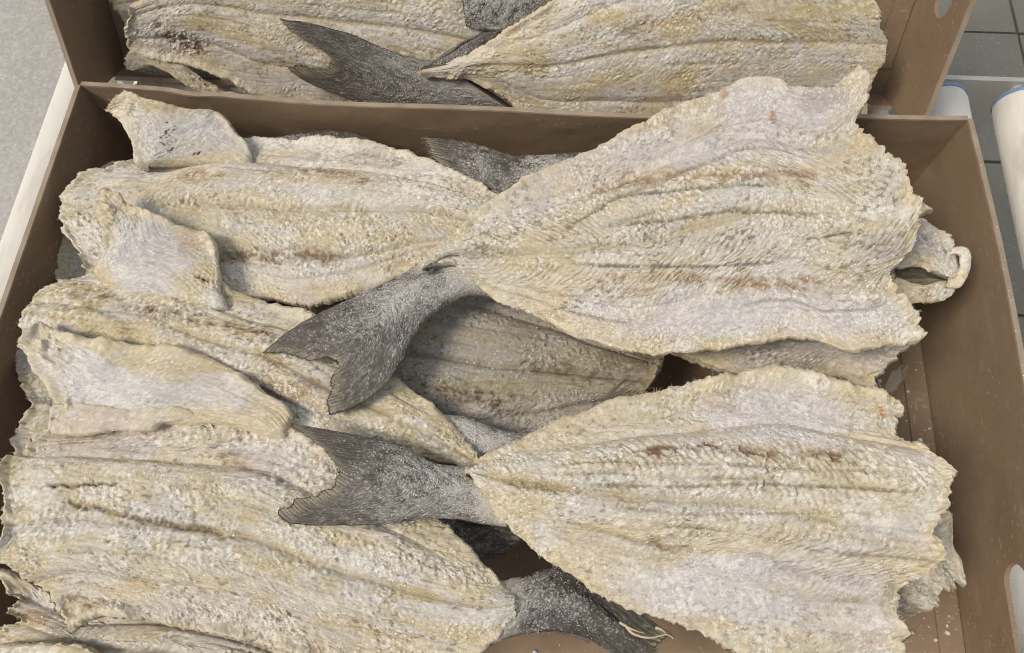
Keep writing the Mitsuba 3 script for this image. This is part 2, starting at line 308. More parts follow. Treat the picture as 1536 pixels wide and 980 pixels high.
# the far carton stands tilted up against the near carton's back rim
O2 = np.array([-.425, .025, -.027]); X2 = np.array([.825, .026, -.035]); X2 /= np.linalg.norm(X2)
Y2 = np.array([0, .47, .88]); Y2 -= X2 * (X2 @ Y2); Y2 /= np.linalg.norm(Y2); Z2 = np.cross(X2, Y2)
W2, D2 = .825, .58
TO2 = frame(O2 + X2 * W2 / 2 + Y2 * (D2 - .02), X2, Y2, Z2)
carton('far open brown cardboard carton tilted up behind the near one', TO2, W2, D2, [flat, flat, flat, flat], D2 - .145, .09, .07, .10)
BACK = Plane(O2, Z2)

# ---------------------------------------------------------------- salted fish
CREAM, GREY, YELLOW, PIT, WHITE = np.array((.635, .56, .405)), np.array((.615, .595, .555)), np.array((.585, .485, .265)), np.array((.26, .21, .135)), np.array((.80, .785, .74))
PURPLE, BROWN, PALE, CRACK, RUST = np.array((.56, .505, .495)), np.array((.25, .16, .092)), np.array((.68, .605, .455)), np.array((.08, .058, .035)), np.array((.46, .22, .06))
LAVENDER = np.array((.625, .605, .617))
SKIN_UNDER = np.array((.12, .11, .10))

def flesh(key, E1, H, E2, z, seed, part='flesh', lines=(), blots=(), res=.0009, tone=1.0, yellow=.5, anat=1.0, side=.0034, end=.007, thick=.008, salt=1500, tufts=140, plane=LEVEL,
          warm=0.0, lip=1.3, coarse_grain=1.0, relief=1.0, sink=(), folds=.35, crust=1.0, curl=.002):
    if plane is not LEVEL: relief *= .55
    s = Sheet(E1, H, E2, z, res, seed, plane); s.ragged(side, end)
    a = np.abs(2 * s.v - 1); qa, qb = s.qa, s.qb
    wob = N(qa / .05, qb / .03, seed + 20, 3) - .5
    body = sm(.10, .38, s.u) * anat
    # thick loins either side of the backbone, thin belly flaps outside
    h = body * .0055 * np.sqrt(np.clip(1 - ((a - .27) / (.30 + .06 * wob)) ** 2, 0, 1))
    step = .56 + .10 * wob
    h += body * -.0022 * np.exp(-((a - step) / .045) ** 2)
    spine = np.exp(-(qb / (.0028 + .001 * wob)) ** 2); h -= anat * .0022 * spine * (.5 + .5 * sm(.9, .4, s.u))
    rg = np.random.default_rng(seed + 70); speck = rg.random(s.u.shape)
    # long ridges and furrows from the tail to the wide end
    vw = s.v + .022 * (N(qa / .10, qb * 0 + seed, seed + 71, 2) - .5) * 2 + .006 * wob
    cuts = np.array((.17, .29, .40, .60, .71, .84)) + rg.normal(0, .015, 6); furrow = np.zeros_like(h)
    for cv in cuts:
        d = (vw - cv) * s.w; on = body * sm(.42, .60, N(qa / .06, qb * 0 + cv * 9, seed + 72, 2)) * rg.uniform(.5, 1.2) * folds
        f_ = np.exp(-(d / .0014) ** 2); furrow = np.maximum(furrow, f_ * on); h += on * (.0016 * np.exp(-((np.abs(d) - .0045) / .0035) ** 2) - .0022 * f_)
    fib = 1 - np.abs(2 * N(qa / .020, qb / .0016, seed + 73, 3) - 1)
    # slanting muscle flakes: narrow dark grooves either side of the backbone
    ph = (qa + .85 * np.abs(qb)) / .0064 + 2.6 * N(qa / .05, qb / .03, seed + 8, 2) + 1.2 * N(qa / .008, qb / .005, seed + 78, 2)
    groove = np.exp(-(((ph % 1) - .5) / .13) ** 2); fm = sm(.42 - .06 * (folds > .5), .62 - .06 * (folds > .5), N(qa / .04, qb / .018, seed + 9, 4)) * anat * (.25 + 1.2 * folds) * sm(.62, .34, a) * sm(.08, .2, s.u)
    h -= .0007 * fm * groove * N(qa / .006, qb / .004, seed + 77, 2) * 2.2
    # salt crust and fibres
    g1, r1, t1 = grains(qa, qb, .0046 * coarse_grain, seed + 1); g2, r2, t2 = grains(qa, qb, .0021 * coarse_grain, seed + 2)
    along = N((qa + .7 * np.abs(qb)) / .012, (qb - .5 * qa * np.sign(qb)) / .0014, seed + 4, 2)
    film = np.zeros(s.u.shape)                     # smooth, dry belly skin carries less salt
    for x, y, rx, ry, c, k in blots:
        if c[2] >= c[0] * .97: film = np.maximum(film, k * np.exp(-.8 * (((s.c[..., 0] - x) / rx) ** 2 + ((s.c[..., 1] - y) / ry) ** 2)))
    crust = crust * (1 - .6 * film)
    g3, r3, t3 = grains(qa, qb, .0036 * coarse_grain, seed + 3); big_g = N(qa / .03, qb / .02, seed + 76, 3) > .54
    g2, r2, t2 = np.where(big_g, g3, g2), np.where(big_g, r3, r2), np.where(big_g, .7 * t3, t2)
    rough = sm(.41, .60, N(qa / .03, qb / .018, seed + 5, 4)) * crust; fine = N(qa / .0020, qb / .0015, seed + 6, 2)
    lump = N(qa / .012, qb / .008, seed + 7, 3)
    h += .0020 * (.4 + .6 * crust) * (lump - .5) + rough * (.0009 * g1 * r1 + .20 * t1 * sm(.0, .3, g1)) + (.12 * crust + .88 * rough) * (.0007 * g2 * r2 + (.42 * t2) * sm(0, .3, g2)) + .0010 * (fib - .6) * (1.2 - rough) + .0005 * (fine - .5) + .00022 * (speck - .5)
    for x in sink:
        d, _ = seg_dist(s.c, x); near = np.exp(-(d / 11) ** 2); h -= .018 * near; lip = lip * (1 - np.exp(-(d / 22) ** 2))
    edge = np.minimum(s.dv, s.du + .004 * r1); here = sm(.40, .62, N(qa / .03 + 3, qb / .05, seed + 74, 3)); lipm = np.exp(-(edge / .0060) ** 2) * lip * sm(.0, .05, s.u) * (.25 + .75 * here)
    h *= relief; h += curl * np.exp(-edge / .010) * sm(.1, .3, s.u) * (.3 + 1.4 * here)
    h += .0024 * np.exp(-((edge - .0040) / .0030) ** 2) * lip * (.1 + 1.1 * here) * (.3 + 1.2 * lump) - .002 * np.exp(-edge / .0010)
    # colour of the flesh, crust and stains
    n1, n2 = N(qa / .05, qb / .020, seed + 30, 4), N(qa / .036, qb / .013, seed + 31, 4)
    col = lerp(np.broadcast_to(CREAM, s.g.shape), GREY, sm(.40, .58, n1))
    tints = np.array([PALE, lerp_c(PURPLE, GREY, .5), CREAM, GREY, CREAM * .97, lerp_c(PURPLE, GREY, .6), PALE]); col = lerp(col, tints[np.digitize(cuts[0], cuts) * 0 + sum((vw > cv).astype(int) for cv in cuts)], .42 * body)
    col = lerp(col, YELLOW, yellow * .85 * sm(.47, .64, n2))
    col = lerp(col, PURPLE * .97, .62 * sm(step - .02, step + .14, a) * body * sm(.15, .45, s.u) * sm(.30, .55, N(qa / .05, qb / .05, seed + 33, 3)))
    col = lerp(col, (.60, .505, .295), .75 * lip * np.exp(-(edge / .013) ** 2) * sm(.40, .58, N(qa / .025, qb / .04, seed + 75, 3)))
    for x, y, rx, ry, c, k in blots:
        d = ((s.c[..., 0] - x) / rx) ** 2 + ((s.c[..., 1] - y) / ry) ** 2 + 2.2 * (n2 - .5) + 1.5 * (along - .5)
        col = lerp(col, c, k * sm(1.35, .25, d))
    col = lerp(col, WHITE, .70 * sm(.49, .60, N(qa / .022, qb / .011, seed + 38, 4)) * sm(.42, .60, N(qa / .07, qb / .04, seed + 39, 2)) * (.4 + .6 * rough))
    pits = sm(.50, .66, .42 * fine + .34 * (1 - fib) + .30 * speck); col = lerp(col, PIT * .9, .80 * pits * (.45 + .55 * crust))  # pits and pores: darker flesh in gaps, plus tiny shadows painted into the colour
    pores = sm(.60, .68, N(qa / .0032, qb / .0020, seed + 36, 2)); col = lerp(col, PIT * .5, .60 * crust * pores * (.1 + .9 * sm(.45, .6, N(qa / .03, qb / .02, seed + 37, 2))))
    col = lerp(col, WHITE, .60 * (r2 > .68) * sm(.10, .3, g2) * (.25 + .75 * rough)); col = lerp(col, WHITE, .6 * (speck > .88) * (.3 + .7 * rough))
    col = col * (.84 + .30 * fine)[..., None] * (.90 + .18 * r2)[..., None] * (.86 + .28 * speck)[..., None]
    col = lerp(col, PIT * .9, .50 * fm * groove * sm(.3, .7, N(qa / .006, qb / .004, seed + 77, 2))); col = lerp(col, PIT * .8, np.clip(.75 * furrow * (.2 + 1.2 * lump), 0, .8))
    col = lerp(col, lerp_c(PIT, YELLOW, .4), anat * .55 * spine * sm(.98, .6, s.u) * (.3 + 1.2 * lump))
    for pts, w, c, dep, k in lines:
        d, at = seg_dist(s.c, pts)
        j = 1.0 if w > 4 else .8; w = max(w, 1.9)
        d = d + j * w * (1.5 * (N(qa / .012, qb / .012, seed + 40, 2) - .5) + 1.6 * (fine - .5) + 1.2 * (lump - .5))
        m = np.exp(-(np.maximum(d, 0) / w) ** 2) * sm(0, .12, at) * sm(1, .88, at) * (.10 + 1.0 * sm(.3, .62, N(qa / .007, qb / .004, seed + 41, 3)) * sm(.32, .56, N(qa / .03, qb / .05, seed + 42, 2)) if j == 1 else .9) * (1 - .45 * j * (r2 > .6))
        h -= dep * .001 * np.clip(m * 1.3, 0, 1); col = lerp(col, np.asarray(c) * (.80 if np.asarray(c).mean() < .45 else 1.0), np.clip(1.15 * k * m, 0, 1))
    col = lerp(col, PALE * (.86 + .28 * fine)[..., None], .85 * np.clip(lipm * (.5 + 1.0 * n2), 0, 1))
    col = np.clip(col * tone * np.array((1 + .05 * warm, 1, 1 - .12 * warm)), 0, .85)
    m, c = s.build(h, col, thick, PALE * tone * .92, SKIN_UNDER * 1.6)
    k = put(f'{key}__{part}', m, 'flesh', smooth=True, color=c)
    if salt: crystals(s, salt // 2, k, mask=.15 + sm(.45, .7, N(qa / .05, qb / .035, seed + 60, 3)))
    if tufts: fibres(s, tufts // 3, k, 'fibre', (.001, .006))
    return k

def tail(key, E1, H, E2, z, seed, split=.5, part='tail', dust=.5, res=.0009, plane=LEVEL, dome=.006, fin_key='tail_fin', dark=1.0, frayed=120, salt=500, pale=0.0):
    """The whole skin-covered tail stalk (part) and its rayed fin (sub-part), from the sheet's joint (u = 0) to the fin's trailing edge."""
    zz = dict(z); zz.setdefault('wave', .002)
    s = Sheet(E1, H, E2, zz, res, seed, plane); s.ragged(.0012, .0065, .0020)
    qa, qb = s.qa, s.qb; a = np.abs(2 * s.v - 1)
    stalk = sm(split + .35, split - .35, s.u + .5 * (a - .5) * .3)
    fine, mid, big = N(qa / .0016, qb / .0016, seed + 1, 2), N(qa / .006, qb / .005, seed + 2, 3), N(qa / .03, qb / .022, seed + 3, 3)
    rays = .5 + .5 * np.cos(2 * math.pi * (s.v * 44 + 1.6 * N(qa / .02, s.v * 6, seed + 4, 2))); branch = .5 + .5 * np.cos(2 * math.pi * (s.v * 96 + 2 * N(qa / .012, s.v * 14, seed + 5, 2)))
    fin = 1 - stalk
    ray = rays * .65 + branch * .35
    h = dome * stalk * np.sqrt(np.clip(1 - a ** 2, 0, 1)) + fin * (.0014 * np.sqrt(np.clip(1 - a ** 2, 0, 1)) + .0007 * (ray - .5)) + .0012 * (mid - .5) * stalk + .0005 * (fine - .5)
    h += .0012 * (big - .5)
    base = np.broadcast_to(np.array((.060, .055, .050)) * dark, s.g.shape)
    base = lerp(base, np.array((.130, .113, .094)) * dark, np.clip(fin * (.2 + .65 * ray) * (.5 + .8 * mid), 0, 1))
    base = lerp(base, np.array((.036, .032, .029)), .6 * np.clip(fin + .2, 0, 1) * sm(.40, .1, ray) * sm(.3, .6, mid))
    base = base * (.65 + .7 * fine)[..., None]
    r2 = np.random.default_rng(seed + 6).random(s.u.shape)
    amount = np.clip(dust * (.22 + 1.45 * sm(split + .45, split - .45, s.u)) * (.2 + 1.6 * big) * (.55 + .6 * (1 - a)), 0, 1.2)
    d = sm(.86 - .45 * amount, 1.0 - .38 * amount, .25 * fine + .62 * r2 + .22 * mid)
    col = lerp(base, (.34, .33, .315), np.clip(.75 * amount * sm(.25, .65, mid), 0, .75))
    col = lerp(col, (.60, .59, .57), np.clip(d * .75, 0, 1)); dots = sm(.74, .80, N(qa / .0022, qb / .0022, seed + 12, 1)) * sm(.4, .6, big + .2 * mid); col = lerp(col, (.62, .61, .58), .4 * dots * min(1, dust * 1.3) * (1 - .6 * fin)); h += .0006 * dots; h += .0005 * d + .0006 * (mid - .5)
    if pale: col = lerp(col, (.58, .54, .47), np.clip(pale * sm(.22, .0, s.u) * (.5 + .7 * mid), 0, 1))
    col = lerp(col, (.36, .32, .22), np.clip(fin * .8 * sm(.09, .0, 1 - s.u) * sm(.3, .7, ray), 0, 1))
    cut = int(s.nu * split)
    def piece(i0, i1, name, thick, rim):
        t = Sheet.__new__(Sheet); t.__dict__ = dict(s.__dict__)
        for q in ('g', 'n', 'u', 'v', 'c', 'qa', 'qb'): setattr(t, q, getattr(s, q)[i0:i1])
        t.w = s.w[i0:i1]; t.nu = i1 - i0
        m, c = t.build(h[i0:i1], np.clip(col[i0:i1], 0, .85), thick, rim, np.array((.10, .09, .08)), lip=.0006)
        return t, put(name, m, 'skin', smooth=True, color=c)
    t, k = piece(0, min(s.nu, cut + 4), f'{key}__{part}', .008, (.20, .19, .18))
    if salt: crystals(t, salt // 2, k, .0002, .0007)
    t, kf = piece(cut, s.nu, f'{k}__{fin_key}', .0016, (.17, .15, .12))
    if frayed: fibres(t, frayed, kf, 'dark_fibre', (.001, .005), .00022, 'frayed_edge', where=lambda u, v: u > .97)
    return k

def fan(key, base, tip, width, seed, z, part='pectoral_fin', plane=LEVEL, n=22, tint='dark_fibre', rad=.0005):
    """A dried fin of separate tapering rays, from a base line to a spread tip."""
    r = np.random.default_rng(seed); b, t = plane.lay(np.array([base], float), np.array([z[0]]))[0], plane.lay(np.array([tip], float), np.array([z[1]]))[0]
    d = t - b; L = np.linalg.norm(d); d /= L; sd = np.cross(plane.n, d); V, Fc = [], []
    for q in range(n):
        f = q / (n - 1) - .5; o = b + sd * f * width * .45; e = o + d * L * r.uniform(.7, 1.05) * (1 - .5 * abs(f)) + sd * f * width * .8 + plane.n * r.normal(0, .002)
        m = (o + e) / 2 + plane.n * .002
        base_i = len(V)
        for x, rr in ((o, 1), (m, .8), (e, .3)):
            for a in (0, 2.09, 4.19): V.append(x + rad * rr * (math.cos(a) * sd + math.sin(a) * plane.n))
        for j in (0, 3):
            for a in range(3):
                c = (a + 1) % 3; Fc += [(base_i + j + a, base_i + j + c, base_i + j + 3 + c), (base_i + j + a, base_i + j + 3 + c, base_i + j + 3 + a)]
    k = put(f'{key}__{part}', (np.array(V), np.array(Fc)), tint)

def fish(label): key = numbered('salted_fish'); labels[key] = dict(label=label, category='salted fish'); return key

# ---- near carton, from the bottom of the pile upwards
# deep fish under the left side
f = fish('ragged torn edge of the deepest fish at the left wall of the near carton')
flesh(f, [(660, 800), (500, 640), (300, 490), (150, 470), (40, 476)], [(40, 476), (31, 494), (33, 514), (23, 526), (30, 554), (37, 587), (50, 612), (42, 640), (24, 658), (26, 680), (16, 702)],
      [(660, 840), (450, 800), (300, 760), (100, 730), (16, 702)], dict(tail=-.085, head=-.062), 101, res=.0016, tone=.9, yellow=.8, salt=500, tufts=90, end=.008)
tail(f, [(640, 760), (690, 783), (740, 790), (778, 797)], [(778, 797), (772, 812), (766, 824), (738, 836)], [(640, 850), (690, 846), (715, 843), (738, 836)], dict(tail=-.075, head=-.078), 102, dust=.55, split=.55)
f = fish('torn yellowish fish edge at the left wall, under the fish with the black-spotted flap')
flesh(f, [(700, 320), (400, 245), (200, 243), (168, 242), (147, 260)], [(147, 260), (122, 300), (95, 330), (98, 358), (100, 385), (87, 403), (88, 420), (110, 436)], [(700, 400), (400, 470), (250, 460), (110, 436)],
      dict(tail=-.095, head=-.074), 103, res=.0016, yellow=.8, salt=500, tufts=80)
# brownish fish in the middle; low tone is partly shade put into its colour
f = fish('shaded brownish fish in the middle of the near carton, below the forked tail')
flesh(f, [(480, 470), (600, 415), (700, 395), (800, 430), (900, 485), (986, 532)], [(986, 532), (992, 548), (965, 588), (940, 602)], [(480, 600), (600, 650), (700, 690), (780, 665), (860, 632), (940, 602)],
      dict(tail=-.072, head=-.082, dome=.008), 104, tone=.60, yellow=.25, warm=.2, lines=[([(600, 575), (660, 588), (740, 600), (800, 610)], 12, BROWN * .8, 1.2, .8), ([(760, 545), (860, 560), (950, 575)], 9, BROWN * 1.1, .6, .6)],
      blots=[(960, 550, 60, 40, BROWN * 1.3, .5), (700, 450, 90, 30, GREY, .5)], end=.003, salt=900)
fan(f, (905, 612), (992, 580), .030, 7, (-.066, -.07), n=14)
# fish under the big right-hand one
r2 = fish('fish with smooth white curl by its gill, under the big upper right fish')
flesh(r2, [(900, 250), (1000, 230), (1200, 225), (1310, 255), (1350, 268), (1372, 290), (1394, 312)], [(1394, 312), (1372, 330), (1340, 350), (1335, 400), (1340, 450), (1358, 480), (1362, 510), (1345, 540), (1318, 562), (1303, 583)],
      [(900, 470), (950, 500), (1010, 530), (1062, 548), (1107, 563), (1160, 575), (1225, 566), (1262, 566), (1286, 580), (1303, 583)], dict(tail=-.05, head=-.034, bumps=[(1225, 560, 45, 25, -.02)]), 105, res=.0013,
      tone=.95, yellow=.7, salt=800, blots=[(1180, 540, 80, 20, PURPLE * .7, .6)])
flesh(r2, [(1325, 322), (1372, 326), (1408, 345), (1426, 368), (1438, 395), (1441, 414)], [(1441, 414), (1430, 418), (1420, 416)], [(1318, 400), (1345, 404), (1378, 401), (1400, 408), (1410, 413), (1420, 416)],
      dict(tail=-.026, head=-.03, dome=.008), 106, part='gill_cover', anat=0, tone=.95, yellow=.7, salt=200, tufts=30, thick=.004, side=.002, end=.002, blots=[(1385, 365, 25, 30, PURPLE * .8, .5)])
flesh(r2, [(1322, 416), (1350, 419), (1385, 426), (1410, 421), (1430, 424)], [(1430, 424), (1432, 432), (1426, 442)], [(1326, 445), (1352, 463), (1378, 456), (1408, 453), (1426, 442)],
      dict(tail=-.03, head=-.032, dome=.004), 107, part='gill_cover', anat=0, tone=.98, yellow=.6, salt=200, tufts=30, thick=.004, side=.002, end=.002)
flesh(r2, [(1318, 396), (1360, 392), (1400, 400), (1420, 410)], [(1420, 410), (1424, 418), (1420, 426)], [(1318, 424), (1360, 430), (1400, 430), (1420, 426)], dict(tail=-.043, head=-.045), 108, part='gill_gap_shade', anat=0, tone=.35, salt=0, tufts=0, thick=.004)  # dark-toned sheet: shade of the gap between gill covers, put into colour
k = flesh(r2, [(1426, 372), (1438, 368), (1449, 374), (1453, 388), (1452, 402), (1446, 417), (1437, 430), (1424, 429)], [(1424, 429), (1422, 425), (1424, 420)], [(1428, 384), (1436, 383), (1442, 388), (1443, 398), (1440, 408), (1434, 418), (1424, 420)],
          dict(tail=-.022, head=-.026, dome=.002, wave=.001), 115, part='gill_curl', anat=0, crust=.1, yellow=.1, tone=1.22, salt=0, tufts=0, thick=.003, side=.001, end=.001, lip=0, res=.0006)
tag(k, 'smooth white curl at the gill')
tail(r2, [(960, 225), (900, 230), (860, 229), (820, 233), (780, 234), (740, 224), (690, 211), (634, 207)], [(634, 207), (646, 224), (655, 240), (668, 252)], [(960, 300), (860, 296), (800, 296), (750, 292), (715, 277), (690, 264), (668, 252)],
     dict(tail=-.05, head=-.062), 109, dust=.75, split=.55)
# fish behind the lower right one
f = fish('torn fish edge peeping out at the right wall beneath the lower right fish')
flesh(f, [(1150, 740), (1250, 745), (1350, 752), (1414, 761), (1427, 777), (1429, 814), (1441, 841), (1447, 862)], [(1447, 862), (1436, 878), (1420, 888), (1397, 902), (1358, 925)], [(1150, 900), (1230, 915), (1300, 925), (1358, 925)],
      dict(tail=-.06, head=-.06), 110, tone=.85, yellow=.7, salt=600)
# bottom left corner fish
f = fish('orange-stained fish at bottom left, directly under the large cracked fish')
flesh(f, [(620, 1010), (500, 990), (400, 950), (300, 915), (200, 895), (110, 900), (60, 878), (25, 862), (0, 852)], [(0, 852), (8, 872), (14, 890), (32, 900), (14, 915), (36, 926), (14, 942), (-10, 957), (-18, 985), (-10, 1030)],
      [(620, 1080), (400, 1080), (200, 1070), (-10, 1030)], dict(tail=-.075, head=-.065), 111, blots=[(55, 928, 28, 14, RUST * .8, .6), (30, 885, 30, 25, BROWN, .5), (110, 950, 40, 20, PIT, .5)], end=.008, salt=900)
f = fish('pale curled fish rim at the very bottom left of the picture')
flesh(f, [(330, 1010), (240, 1000), (160, 986), (110, 972), (60, 964), (0, 968)], [(0, 968), (-20, 985), (-25, 1010), (-20, 1040)], [(330, 1060), (200, 1060), (60, 1050), (-20, 1040)], dict(tail=-.05, head=-.048), 112, anat=0, salt=200, tufts=40, tone=1.03, yellow=.7, res=.0013)

# upper left fish
f1 = fish('upper left fish with a black-spotted flap standing up by the carton wall')
flesh(f1, [(850, 345), (800, 312), (745, 290), (715, 272), (690, 259), (650, 241), (600, 224), (560, 214), (500, 210), (440, 208), (385, 205), (300, 232), (215, 242)], [(215, 242), (180, 254), (150, 262), (120, 278), (95, 302), (96, 330), (112, 368), (128, 400), (150, 430)],
      [(840, 372), (760, 384), (690, 388), (640, 398), (600, 416), (550, 436), (500, 450), (450, 458), (400, 450), (340, 450), (250, 450), (150, 430)],
      dict(tail=-.060, head=-.05, dome=.010), 120, folds=.4, yellow=.5,
      lines=[([(270, 266), (340, 268), (420, 262), (480, 258), (535, 272), (580, 285)], 7, BROWN * 1.25, .8, .75), ([(325, 380), (380, 384), (460, 386), (530, 384)], 8, BROWN * 1.1, 1.6, .95), ([(345, 245), (400, 246), (460, 253)], 3, CRACK * 2, .9, .7),
             ([(200, 300), (300, 320), (420, 322), (560, 320)], 8, YELLOW, .8, .4)],
      blots=[(480, 216, 130, 13, WHITE, .75), (650, 248, 60, 14, WHITE, .75), (700, 268, 40, 14, WHITE, .7), (420, 410, 120, 24, GREY * 1.12, .6), (590, 300, 140, 20, GREY * 1.1, .4), (300, 270, 30, 10, BROWN * 1.5, .5)], salt=2600)
rs = np.random.default_rng(5); SPOTS = [(256 + rs.normal(0, 7) - .25 * t, 186 + t + rs.normal(0, 2), rs.uniform(-3, 3), rs.uniform(1.9, 2.8)) for t in np.linspace(0, 40, 17)] + [(290 + rs.normal(0, 8), 231 + rs.normal(0, 2), 3, 2.0) for _ in range(4)]
k = flesh(f1, [(385, 240), (372, 214), (352, 197), (340, 180), (320, 166), (277, 162), (233, 153), (205, 146), (190, 140)], [(190, 140), (172, 150), (161, 165)], [(385, 268), (300, 264), (215, 262), (204, 245), (206, 228), (198, 204), (185, 180), (161, 165)],
      dict(tail=-.046, head=-.010, dome=.006, tilt=-.014), 121, part='belly_flap', sink=[[(385, 268), (300, 264), (215, 262)], [(385, 240), (385, 268)]], crust=.5, anat=0, tone=1.0, yellow=.25, salt=350, tufts=40, thick=.003, side=.0015, end=.002,
      blots=[(280, 200, 75, 32, LAVENDER * .95, .7), (200, 160, 25, 14, PALE, .5)],
      lines=[([(193, 150), (205, 180), (212, 215), (210, 245)], 6, PALE * 1.08, -4.0, .85), ([(250, 190), (260, 198), (256, 212), (248, 222)], 2, CRACK, .2, .01)] + [([(x, y), (x + dx, y + 2)], w, CRACK, .1, 1.5) for x, y, dx, w in SPOTS])
tag(k, 'raised pale flap with black spots')
tail(f1, [(385, 213), (440, 203), (480, 197), (520, 199), (548, 206), (575, 220)], [(575, 220), (576, 224), (575, 228)], [(385, 236), (460, 236), (520, 236), (575, 228)], dict(tail=-.058, head=-.060), 122, part='back_skin', fin_key='dorsal_fin', split=.5, dust=.45, dome=.003, salt=120)

# middle left fish
f2 = fish('middle left fish with a pinkish flap, between the upper and lower left fish')
flesh(f2, [(716, 690), (705, 670), (690, 648), (665, 620), (620, 585), (580, 560), (530, 520), (480, 480), (463, 471), (417, 458), (383, 448), (347, 432), (300, 400), (220, 400), (140, 402)], [(140, 402), (125, 412), (85, 430), (52, 455), (38, 482), (40, 510), (60, 545)],
      [(716, 700), (690, 698), (640, 690), (600, 680), (540, 665), (470, 650), (400, 625), (300, 600), (180, 570), (60, 545)], dict(tail=-.044, head=-.034, dome=.010), 130, folds=.25, yellow=.95,
      lines=[([(110, 430), (190, 462), (260, 472), (330, 488), (400, 508), (440, 515)], 7, BROWN, 1.8, .95), ([(100, 440), (180, 480), (210, 515)], 6, PIT, 1.2, .6), ([(440, 600), (520, 640), (600, 670), (680, 694)], 5, BROWN, 1.2, .7)],
      blots=[(300, 470, 150, 16, GREY * 1.1, .5), (150, 520, 40, 30, PIT * 1.2, .5), (440, 585, 60, 18, BROWN * 1.2, .5)], salt=2000)
flesh(f2, [(360, 452), (335, 420), (329, 395), (325, 372), (316, 352), (290, 342), (240, 326), (190, 305), (165, 288)], [(165, 288), (157, 284), (153, 295)], [(330, 480), (250, 465), (180, 455), (135, 428), (140, 405), (158, 380), (163, 345), (158, 315), (153, 295)],
      dict(tail=-.028, head=-.012, dome=.006), 131, part='belly_flap', sink=[[(360, 452), (330, 480), (250, 465), (180, 455), (135, 428)], [(360, 452), (345, 432)]], crust=.55, anat=0, yellow=.5, salt=500, tufts=60, thick=.005, side=.002, end=.003,
      blots=[(225, 385, 65, 55, LAVENDER * .93, .8), (285, 360, 22, 30, np.array((.52, .38, .29)), .55), (310, 415, 22, 25, YELLOW * 1.1, .7), (140, 412, 25, 10, YELLOW, .7)],
      lines=[([(160, 292), (166, 320), (168, 350), (160, 378)], 7, PALE * 1.05, -4.5, .85), ([(290, 414), (315, 422)], 2.5, CRACK, 1.5, .9), ([(120, 415), (160, 440), (200, 448)], 5, BROWN * 1.4, .8, .5)])
tail(f2, [(640, 615), (668, 622), (700, 626), (735, 640), (780, 650), (830, 640), (880, 620)], [(880, 620), (870, 650), (890, 680)], [(700, 702), (730, 692), (760, 684), (800, 680), (840, 676), (890, 680)], dict(tail=-.050, head=-.05), 132, dust=.9, split=.55, pale=.5)

# large lower left fish
f3 = fish('large cracked lower left fish with a pale raised flap on top')
flesh(f3, [(772, 888), (745, 866), (715, 832), (680, 797), (640, 762), (580, 722), (520, 690), (470, 660), (430, 640), (350, 632), (240, 628), (160, 630), (95, 628)], [(95, 628), (76, 636), (72, 652), (50, 668), (32, 688), (3, 704), (6, 722), (13, 750), (8, 790), (-2, 832), (18, 856), (60, 882), (97, 920), (112, 942)],
      [(772, 925), (750, 955), (715, 985), (640, 1010), (560, 1010), (490, 995), (433, 976), (360, 958), (320, 948), (267, 942), (233, 934), (167, 921), (147, 925), (112, 942)], dict(tail=-.032, head=-.022, dome=.012, bumps=[(210, 920, 70, 18, .006)]), 140, folds=.12, yellow=.8,
      lines=[([(72, 728), (84, 733), (96, 730), (110, 734), (122, 732), (134, 729), (150, 731), (160, 727), (172, 730), (186, 727)], 2.2, CRACK, 2.2, .95), ([(90, 752), (112, 756), (128, 763), (150, 763), (170, 771), (196, 774), (220, 782), (246, 783), (275, 794), (300, 792), (325, 798), (345, 808)], 3.5, CRACK * 1.8, 2.6, .8), ([(80, 745), (160, 770), (240, 788), (330, 805), (420, 830)], 11, YELLOW, 1.0, .5),
             ([(320, 672), (370, 700), (420, 722), (470, 735)], 8, BROWN * 1.35, .8, .75), ([(325, 940), (370, 955), (430, 968), (490, 980)], 12, BROWN * 1.3, 1.0, .8), ([(85, 885), (110, 900), (150, 905), (165, 880)], 6, BROWN * 1.4, 1.5, .75)],
      blots=[(60, 735, 40, 30, WHITE, .5), (400, 680, 60, 40, PURPLE * 1.1, .5), (150, 860, 60, 20, GREY, .6), (240, 920, 90, 14, PURPLE * 1.05, .6), (570, 850, 130, 30, GREY * 1.08, .5), (60, 910, 40, 14, PURPLE, .7), (310, 730, 30, 40, YELLOW, .5)], salt=4200, tufts=220)
k = flesh(f3, [(446, 662), (442, 630), (434, 610), (400, 590), (367, 567), (333, 545), (290, 528), (250, 523), (183, 517), (127, 512), (80, 501), (58, 498)], [(58, 498), (44, 502), (42, 518)], [(398, 672), (330, 652), (240, 648), (160, 650), (105, 640), (92, 615), (84, 590), (62, 562), (48, 540), (42, 518)],
      dict(tail=-.021, head=-.010, dome=.006), 141, part='belly_flap', sink=[[(446, 662), (398, 672), (330, 652), (240, 648), (160, 650)], [(446, 662), (444, 645)]], crust=.5, curl=.004, anat=0, yellow=.3, salt=600, tufts=60, thick=.005, side=.0018, end=.003,
      blots=[(150, 570, 75, 45, np.array((.65, .635, .65)), .9), (320, 590, 100, 32, LAVENDER * .97, .8), (405, 600, 30, 25, PALE, .6), (60, 520, 22, 25, PALE * .9, .5)],
      lines=[([(60, 505), (90, 545), (108, 590), (112, 625)], 9, PALE * 1.05, -5.0, .85), ([(120, 512), (200, 520), (300, 535), (380, 578)], 8, YELLOW * 1.1, -1.0, .55)])
tag(k, 'smooth pale flap with a yellowish rim')
